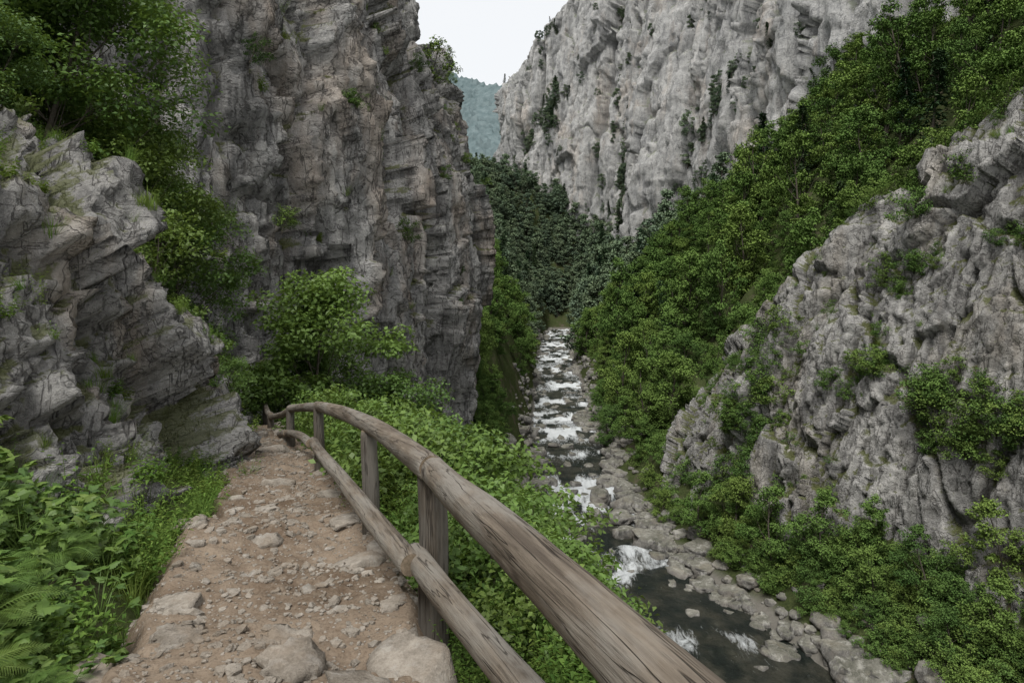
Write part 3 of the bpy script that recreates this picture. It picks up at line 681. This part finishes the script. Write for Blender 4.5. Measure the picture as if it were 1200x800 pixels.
belt([(46,290,10),(50,292,40),(56,294,70),(66,298,100),(78,300,128)],200,5,.6,1.25)
belt([(56,222,18),(62,205,50),(70,200,62)],40,4,.4,.9)
belt([(10,362,62),(16,358,80),(24,356,95)],40,4,.5,1.1)
belt([(74,190,70),(84,180,80),(95,150,72)],50,4,.5,1.0)
# --- near left trees
nearT=[tree('broadleaf_tree_mesh',200,5.6,4.2,44,560,.10,L_near,cb=.12,tr=.07),
       tree('broadleaf_tree_mesh',201,4.2,3.4,34,500,.09,L_near,cb=.08,tr=.05),
       tree('broadleaf_tree_mesh',202,5.6,4.0,38,480,.12,L_near,cb=.12,tr=.07)]
def nsurf(x,y):
    d=(NV[:,0]-x)**2+(NV[:,1]-y)**2; return float(NV[np.argmin(d),2])
for x,y,m,s in [(-8.3,12,0,1.0),(-10.2,12.5,0,1.15),(-7.5,13.2,1,.95),(-6.8,14.3,1,.8),(-8.0,15.2,1,.8),(-9.6,15.5,0,.85),(-7.4,9.6,1,.55),(-12,14,2,1.3),(-10.5,18,2,.9)]:
    o=inst(None,'broadleaf_tree',nearT[m],(x,y,nsurf(x,y)-.25),s)
for x,y,m,s in [(-5.0,18.3,2,1.15),(-3.4,19.0,2,.95),(-6.4,20.5,2,.85),(-2.0,21.5,2,.7),(-.9,25,2,.55)]:
    inst(None,'broadleaf_tree',nearT[m],(x,y,gz(x,y)-.3),s)
nv=empty('hillside_plants')
ledges(nv,NV,NN,(NV[:,2]>-2.5)&(NV[:,1]>2)&(NV[:,2]<8)&((NV[:,0]<-6.2)|(NV[:,1]>10)),170,SHn,.35,1.1,.35,'shrub')
ledges(nv,NV,NN,(NV[:,1]>3)&(NV[:,0]>-6.5),150,GR,.35,.8,.6,'grass_tuft',.02)
ledges(nv,NV,NN,(NV[:,1]>3)&(NV[:,0]>-6.5),110,HB,.3,.6,.55,'herb',.02)
for i in range(70):
    y=R.uniform(11,17.5);x=xc(y)-hw(y)-R.uniform(.0,.8);inst(nv,'herb',HB[i%4],(x,y,max(gz(x,y),zp(y)-.1)),R.uniform(.6,1.1))
for i in range(170):
    y=R.uniform(4.2,12);x=xc(y)-hw(y)*.95-.06-abs(R.normal(0,.35));inst(nv,'herb',(HB+GR+GR)[i%10],(x,y,max(gz(x,y),zp(y)-.12)-.02),R.uniform(.35,.9))
# --- slope to the right of the fence
hs=empty('wildflower_slope_plants')
def fx(y): return np.interp(y,[0,3.6,5.25,8.3,11,14,17],[.55,-.42,-1.10,-2.35,-3.55,-4.9,-6.1])
def brink(y): return np.interp(y,[1.6,3,5,8,12,17],[.62,.55,.75,1.3,1.8,2.2])
for i in range(1300):
    y=1.8+R.random()**1.1*16;x=fx(y)+.12+R.random()**1.15*max(brink(y)-fx(y),.1)
    if y<2.6 and x<fx(y)+.25: continue
    s=R.uniform(.55,1.15)*(1 if x>fx(y)+.4 else .6)*np.interp(y,[2,6],[.6,1]);inst(hs,'herb',(HB+HB+GR)[int(R.integers(11))],(x,y,gz(x,y)-.03),s,tilt=.15)
for i in range(230):
    y=R.uniform(3.2,17);x=fx(y)+R.uniform(.6,max(brink(y)-.3-fx(y),.65));inst(hs,'shrub',SHn[i%3],(x,y,gz(x,y)-.1),R.uniform(.4,1.15)*np.interp(y,[3,7],[.5,1]))
# --- foreground plants lower left
fp=empty('foreground_plants')
for i in range(110):
    y=R.uniform(2.3,4.6);x=xc(y)-hw(y)-.25-R.random()**1.1*1.35;inst(fp,'leafy_plant',BP[i%3],(x,y,gz(x,y)-.02),R.uniform(.5,1.05)*np.interp(x,[-3.2,-1.8],[1.05,.65]),tilt=.18)
for i in range(45):
    y=R.uniform(2.25,3.3);x=R.uniform(-2.5,-1.78)-.1*(y-2.25);inst(fp,'leafy_plant' if i%3 else 'herb',BP[i%3] if i%3 else HB[i%4],(x,y,gz(x,y)-.0),R.uniform(.4,.75),tilt=.18)
for x,y,s in [(-2.0,2.45,.9),(-1.85,2.6,.7),(-2.25,2.85,.9),(-2.6,3.9,.8),(-2.2,2.5,.8),(-2.4,3.1,.9)]:
    inst(fp,'fern',FE[0],(x,y,gz(x,y)+.12),s)
for i in range(110):
    y=R.uniform(2.2,5);x=xc(y)-hw(y)-.02-R.random()*1.5;inst(fp,'grass_tuft',GR[i%3],(x,y,gz(x,y)-.02),R.uniform(.3,.6))

# ------------------------------------------------------------ fence
fence=empty('wooden_fence',(-.42,3.6,-1.8)); finv=Matrix.Translation((.42,-3.6,1.8))
def log(name,a,b,r0,r1,seed,mat,ns=28,bow=.012):
    a=Vector(a);b=Vector(b);L=(b-a).length;n=max(int(L/.04),8)
    k=np.linspace(0,1,n);th=np.linspace(0,2*np.pi,ns,endpoint=False)
    K_,TH=np.meshgrid(k,th,indexing='ij');Q=np.stack([np.cos(TH).ravel()*1.2,np.sin(TH).ravel()*1.2,K_.ravel()*L*1.3+seed*5],1)
    rad=(r0+(r1-r0)*K_.ravel())*(1+.06*fbm(Q,3,seed)+.025*fbm(Q*[3,3,.8],2,seed+4))
    e=np.minimum(K_.ravel(),1-K_.ravel())*L; rad*=1-.10*np.exp(-e/.012)
    bx=bow*L*np.sin(K_.ravel()*np.pi)*math.cos(seed)+.008*np.sin(K_.ravel()*9+seed);by=bow*L*np.sin(K_.ravel()*np.pi)*math.sin(seed)
    V=np.stack([rad*np.cos(TH).ravel()+bx,rad*np.sin(TH).ravel()+by,K_.ravel()*L],1)
    F=[]
    for i in range(n-1):
        for j in range(ns):F.append([i*ns+j,i*ns+(j+1)%ns,(i+1)*ns+(j+1)%ns,(i+1)*ns+j])
    V=np.concatenate([V,[[0,0,-.004],[0,0,L+.004]]]);c0=n*ns
    T=[[c0,(j+1)%ns,j] for j in range(ns)]+[[c0+1,(n-1)*ns+j,(n-1)*ns+(j+1)%ns] for j in range(ns)]
    me=mk_mesh(name,V,[np.array(F),np.array(T)],[mat,M_end],np.concatenate([np.zeros(len(F)),np.ones(len(T))]))
    fl_=np.ones(len(F)+len(T),bool);fl_[len(F):]=False;me.polygons.foreach_set('use_smooth',fl_)
    o=bpy.data.objects.new(name,me);COL.objects.link(o);o.parent=fence
    q=(b-a).to_track_quat('Z','Y');o.matrix_parent_inverse=finv;o.matrix_basis=Matrix.Translation(a)@q.to_matrix().to_4x4();return o
top=[(-.43,3.62,-1.035),(-1.10,5.25,-1.24),(-2.35,8.3,-1.63),(-3.57,11,-2.18),(-4.95,14,-2.95),(-6.15,17,-3.25)]
log('top_rail_1',(.56,.05,-.575),(-.46,3.72,-1.045),.072,.066,1,M_wood)
log('top_rail_2',(-.405,3.50,-1.0),(-2.42,8.45,-1.645),.072,.06,2,M_wood)
log('top_rail_3',(-2.28,8.15,-1.60),(-3.62,11.1,-2.2),.062,.058,3,M_wood)
log('top_rail_4',(-3.5,10.9,-2.15),(-5.0,14.1,-2.97),.06,.055,4,M_wood)
log('top_rail_5',(-4.9,13.9,-2.9),(-6.2,17.1,-3.26),.06,.055,5,M_wood)
log('lower_rail_1',(.72,.4,-1.02),(-.52,3.66,-1.50),.064,.062,6,M_wood)
log('lower_rail_2',(-.50,3.42,-1.46),(-2.45,8.4,-2.06),.062,.055,7,M_wood)
log('lower_rail_3',(-2.4,8.15,-2.03),(-3.68,11.1,-2.6),.056,.05,8,M_wood)
log('lower_rail_4',(-3.6,10.9,-2.55),(-5.05,14.1,-3.4),.055,.05,9,M_wood)
for i,(x,y,z) in enumerate(top):
    log('post_%d'%(i+1),(x+.02,y+.02,gz(x,y)-.35),(x,y,z+(.0 if i==0 else .03)),.082 if i==0 else .07,.072 if i==0 else .062,20+i,M_post,bow=.004)

# ------------------------------------------------------------ world, sun, camera
W=NT('World',world=True); scene.world=W.m
sky=W.n('ShaderNodeTexSky'); sky.sky_type='NISHITA';sky.sun_disc=False;sky.sun_elevation=math.radians(58);sky.sun_rotation=math.radians(200);sky.dust_density=4;sky.air_density=1.2
col=W.mix(.9,sky.outputs[0],C(6.8,6.9,7.0))
bg=W.n('ShaderNodeBackground',{0:col,1:.145}); W.n('ShaderNodeOutputWorld',{0:bg})
sd=bpy.data.lights.new('sun','SUN');sd.energy=3.2;sd.angle=math.radians(24);sd.color=(1,.975,.93)
so=bpy.data.objects.new('sun',sd);COL.objects.link(so)
el,rt=math.radians(58),math.radians(200)
dirv=Vector((math.sin(rt)*math.cos(el),math.cos(rt)*math.cos(el),math.sin(el)));so.rotation_euler=dirv.to_track_quat('Z','Y').to_euler()
cd=bpy.data.cameras.new('camera');cd.sensor_width=36;cd.lens=24;cd.shift_y=-80/1200;cd.clip_start=.05;cd.clip_end=4000
co=bpy.data.objects.new('camera',cd);COL.objects.link(co);co.location=(0,0,0);co.rotation_euler=(math.radians(90),0,0);scene.camera=co
scene.view_settings.view_transform='Standard';scene.view_settings.look='None';scene.view_settings.exposure=0
print('done',time.time()-T0,len(bpy.data.objects))
